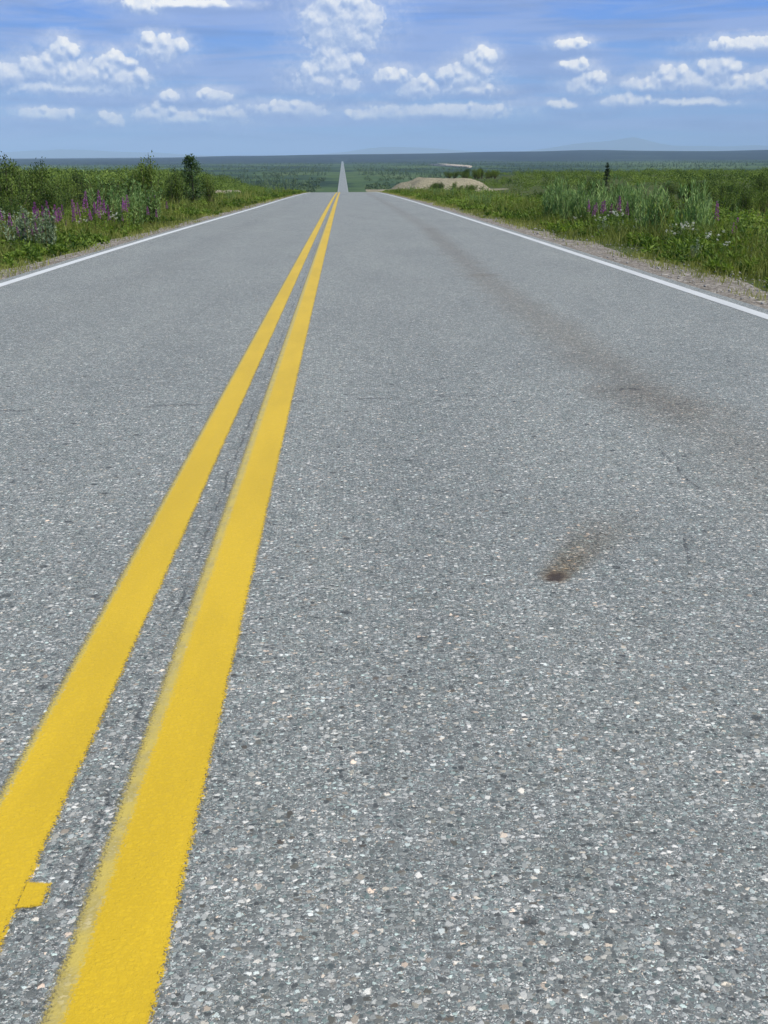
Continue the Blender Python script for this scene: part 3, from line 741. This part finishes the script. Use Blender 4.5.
# ------------------------------------------------------------------ air
def haze():
    mat = bpy.data.materials.new('pale blue air'); mat.use_nodes = True; nt = mat.node_tree; nt.nodes.clear()
    out = nt.nodes.new('ShaderNodeOutputMaterial'); v = nt.nodes.new('ShaderNodeVolumePrincipled')
    v.inputs['Color'].default_value = (*HAZE_COL, 1); v.inputs['Density'].default_value = HAZE; v.inputs['Anisotropy'].default_value = -.15
    nt.links.new(v.outputs[0], out.inputs['Volume'])
    lo = float(ground_z(GX, GY).min()) - 1.5; hi = float(ground_z(GX, GY).max()) + 15; R = 30500.
    V = np.array([[sx * R, sy * R, z] for z in (lo, hi) for sx, sy in ((-1, -1), (1, -1), (1, 1), (-1, 1))])
    g = Geo(); g.add(V[None], [(3, 2, 1, 0), (4, 5, 6, 7), (0, 1, 5, 4), (1, 2, 6, 5), (2, 3, 7, 6), (3, 0, 4, 7)])
    o = g.obj('haze', mat); tag(o, 'thin pale blue haze over the distant plain and hills', kind='stuff')
HAZE, HAZE_COL = .66e-4, (.56, .77, 1.0)
haze()

# ------------------------------------------------------------------ sky
SUN_EL, SUN_AZ = math.radians(48), math.radians(128)      # azimuth clockwise from +Y (the way the road runs)
W = bpy.data.worlds.new('World'); scene.world = W; W.use_nodes = True
t = NT(W.node_tree); t.N.clear(); wout = t.new('ShaderNodeOutputWorld'); bg = t.new('ShaderNodeBackground')
STR = .10
sky = t.new('ShaderNodeTexSky', sky_type='NISHITA'); sky.sun_disc = False; sky.sun_elevation = SUN_EL; sky.sun_rotation = SUN_AZ
sky.altitude = 300; sky.air_density = 1.0; sky.dust_density = .3; sky.ozone_density = 2.0
D = t.new('ShaderNodeTexCoord').outputs['Generated']; dx, dy, dz = t.xyz(D)
R2D = 180 / math.pi
az = t.m('MULTIPLY', t.m('ARCTAN2', dx, dy), R2D); el = t.m('MULTIPLY', t.m('ARCSINE', dz), R2D)
S = .80 / STR
def srgb(r, g, b):
    return tuple(((c / 255) / 12.92 if c / 255 < .04045 else ((c / 255 + .055) / 1.055) ** 2.4) * S for c in (r, g, b))
low = t.ramp(t.mr(el, -2, 14, smooth=False), [(0, srgb(136, 178, 226)), (.2, srgb(140, 180, 228)), (.38, srgb(130, 171, 229)), (.58, srgb(104, 155, 236)), (1, srgb(84, 136, 224))])
# thin lavender veils drawn out along the horizon
V = t.comb(t.m('MULTIPLY', az, .09), t.m('MULTIPLY', el, 1.25), 0.)
st = t.noise(V, 1.0, 5, .6, '2D', dist=.4)
base = t.mix(t.m('MULTIPLY', t.mr(st, .30, .62), .8), low, srgb(158, 180, 228))
V2 = t.comb(t.m('MULTIPLY', az, .17), t.m('MULTIPLY', el, 1.35), 3.7)
st2 = t.noise(V2, 1.3, 4, .52, '3D', dist=.3)
base = t.mix(t.m('MULTIPLY', t.mr(st2, .40, .74), .55), base, srgb(126, 153, 206))
BL = [(0.2, 6.3, 1.6, 1.15), (-0.4, 4.4, 1.25, 1.0), (-13.3, 3.85, 2.1, .72), (18.3, 3.45, 1.9, .5), (6.7, 3.85, 1.15, .72), (-14.19, 4.99, 0.72, 0.59), (-15.23, 4.24, 1.06, 0.59), (-16.78, 3.94, 0.95, 0.54), (-13.33, 3.95, 1.08, 0.74), (-11.91, 4.48, 0.84, 0.51), (-11.28, 3.74, 1.3, 0.7), (-13.88, 3.34, 2.97, 0.42), (-9.26, 5.16, 1.06, 0.65), (-10.81, 4.58, 0.45, 0.23), (-15.24, 2.06, 1.37, 0.38), (-11.96, 1.78, 0.75, 0.38), (-9.76, 2.12, 1.13, 0.43), (-6.67, 2.95, 0.83, 0.39), (-6.15, 2.18, 1.15, 0.39), (-8.93, 2.95, 0.51, 0.29), (-7.98, 1.88, 3.13, 0.39), (0.27, 6.88, 1.86, 0.82), (-0.78, 6.05, 1.24, 0.92), (1.03, 5.86, 0.94, 0.74), (-0.04, 4.45, 1.15, 0.66), (-1.0, 3.78, 1.47, 0.77), (0.21, 3.58, 0.74, 0.53), (-2.73, 2.32, 2.12, 0.44), (2.59, 3.91, 1.05, 0.43), (4.06, 3.32, 1.16, 0.53), (7.19, 4.53, 0.78, 0.66), (6.37, 3.73, 1.15, 0.67), (6.8, 3.24, 1.47, 0.34), (1.25, 2.06, 0.96, 0.3), (5.24, 2.18, 4.22, 0.44), (12.76, 3.4, 0.97, 0.57), (12.25, 4.31, 0.66, 0.33), (11.63, 2.46, 0.72, 0.24), (14.99, 2.6, 1.31, 0.38), (11.89, 5.3, 0.86, 0.28), (19.3, 3.96, 0.86, 0.6), (17.1, 3.65, 1.08, 0.51), (16.04, 3.34, 1.39, 0.38), (20.19, 3.25, 1.52, 0.51), (21.36, 3.36, 0.84, 0.46), (20.46, 5.06, 1.95, 0.36), (-9.84, 7.15, 0.99, 0.4), (-8.1, 7.27, 2.51, 0.22), (18.58, 2.49, 1.93, 0.24)]
# more of the same kind elsewhere round the horizon, for other views
for i in range(4):
    BL.append((random.choice([-1, 1]) * random.uniform(25, 60), random.uniform(2, 7), random.uniform(1.5, 3), random.uniform(.5, 1)))
P0 = t.comb(az, el, 0.)
prng = random.Random(5); PUFFS = []
for a, e, rx, ry in BL:
    PUFFS.append((a, e - .05 * ry, rx * 1.06, ry * 1.04))
    n = 1 if ry < .33 else (2 if ry < .55 else 3)
    for k in range(n):
        th = math.radians(prng.uniform(15, 165)); q = prng.uniform(.7, 1.0); r = ry * prng.uniform(.5, .75)
        PUFFS.append((a + math.cos(th) * rx * q, e + math.sin(th) * ry * q * .9 - .05 * ry, r * 1.05, r))
wn = t.noise(P0, 1.0, 3, .55, '2D', out=1); PW = t.vm('ADD', P0, t.vm('MULTIPLY', t.vm('SUBTRACT', wn, (.5, .5, .5)), (.42, .26, 0)))
wn2 = t.noise(P0, 3.4, 2, .5, '2D', out=1); PV = t.vm('ADD', P0, t.vm('MULTIPLY', t.vm('SUBTRACT', wn2, (.5, .5, .5)), (.36, .30, 0)))
def cloud(off):
    PP = t.vm('ADD', PW, off); acc = None
    for a, e, rx, ry in PUFFS:
        v = t.vm('LENGTH', t.vm('MULTIPLY_ADD', PP, (1 / rx, 1 / ry, 0), (-a / rx, -e / ry, 0)), out=1)
        acc = v if acc is None else t.m('SMOOTH_MIN', acc, v, .28)
    Q = t.vm('ADD', PV, off)
    def puff(sc):
        n = t.vor(t.vm('MULTIPLY', Q, (1, 1.15, 0)), sc, 'SMOOTH_F1'); n.inputs['Smoothness'].default_value = .35; return t.m('SUBTRACT', .42, n.outputs['Distance'])
    p = t.m('ADD', t.m('MULTIPLY', puff(1.5), .95), t.m('MULTIPLY', puff(3.6), .62))
    fine = t.m('SUBTRACT', t.noise(Q, 4.5, 5, .6, '2D'), .5)
    return t.m('ADD', t.m('SUBTRACT', 1.20, acc), t.m('ADD', t.m('MULTIPLY', p, .34), t.m('MULTIPLY', fine, .36)))
d0 = cloud((0, 0, 0)); d1 = cloud((.10, .26, 0))
lit = t.m('ADD', .44, t.m('MULTIPLY', t.m('SUBTRACT', d0, d1), .68), clamp=True)
alpha = t.mr(d0, .0, t.m('ADD', .62, t.m('MULTIPLY', lit, -.36)))
halo = t.m('MULTIPLY', t.mr(d0, -1.2, .4), .45)
alpha = t.m('MAXIMUM', alpha, halo)
cc = t.ramp(lit, [(0, srgb(150, 174, 222)), (.34, srgb(176, 196, 232)), (.66, srgb(222, 230, 246)), (1, srgb(255, 255, 255))])
# lower clouds are farther and lie deeper in the sky's own blue
alpha = t.m('MULTIPLY', alpha, t.mr(el, .9, 5.2, .66, .98))
skyc = t.mix(alpha, base, cc)
t.set(bg.inputs['Color'], skyc); bg.inputs['Strength'].default_value = STR
# the cloudy belt low round the horizon, and the clear sky above it
high = t.new('ShaderNodeBackground'); t.set(high.inputs['Color'], sky.outputs[0]); high.inputs['Strength'].default_value = STR
ms = t.new('ShaderNodeMixShader'); t.set(ms.inputs[0], t.mr(el, 9, 15)); t.L.new(bg.outputs[0], ms.inputs[1]); t.L.new(high.outputs[0], ms.inputs[2])
t.L.new(ms.outputs[0], wout.inputs[0])

sun = bpy.data.lights.new('sun', 'SUN'); sun.energy = 3.6; sun.angle = math.radians(.53); sun.color = (1, .955, .88)
so = link(bpy.data.objects.new('sun', sun)); d = Vector((math.sin(SUN_AZ) * math.cos(SUN_EL), math.cos(SUN_AZ) * math.cos(SUN_EL), math.sin(SUN_EL)))
so.rotation_euler = d.to_track_quat('Z', 'Y').to_euler(); so.location = (20, -20, 40)

# ------------------------------------------------------------------ camera
p, yw, ro = math.radians(19.6), math.radians(2.13), math.radians(.35)
fw = Vector((math.sin(yw) * math.cos(p), math.cos(yw) * math.cos(p), -math.sin(p))); rt = Vector((math.cos(yw), -math.sin(yw), 0)); up = rt.cross(fw)
r2 = rt * math.cos(ro) - up * math.sin(ro); u2 = up * math.cos(ro) + rt * math.sin(ro)
cam = bpy.data.cameras.new('camera'); cam.sensor_fit = 'VERTICAL'; cam.sensor_height = 36; cam.lens = 36 * 1000 / 1024; cam.clip_start = .05; cam.clip_end = 120000
co = link(bpy.data.objects.new('camera', cam))
Mt = Matrix(((r2.x, u2.x, -fw.x, 0), (r2.y, u2.y, -fw.y, 0), (r2.z, u2.z, -fw.z, CAM_H), (0, 0, 0, 1))); co.matrix_world = Mt
scene.camera = co

# ------------------------------------------------------------------ render
scene.render.engine = 'CYCLES'
cy = scene.cycles; cy.use_denoising = True; cy.denoiser = 'OPENIMAGEDENOISE'; cy.denoising_input_passes = 'RGB_ALBEDO_NORMAL'; cy.max_bounces = 6; cy.diffuse_bounces = 2; cy.glossy_bounces = 2; cy.transmission_bounces = 3
cy.volume_bounces = 2; cy.transparent_max_bounces = 12; cy.caustics_reflective = False; cy.caustics_refractive = False
cy.sample_clamp_indirect = 6
vs = scene.view_settings; vs.view_transform = 'Standard'; vs.look = 'None'; vs.exposure = .32; vs.gamma = 1; vs.use_curve_mapping = False
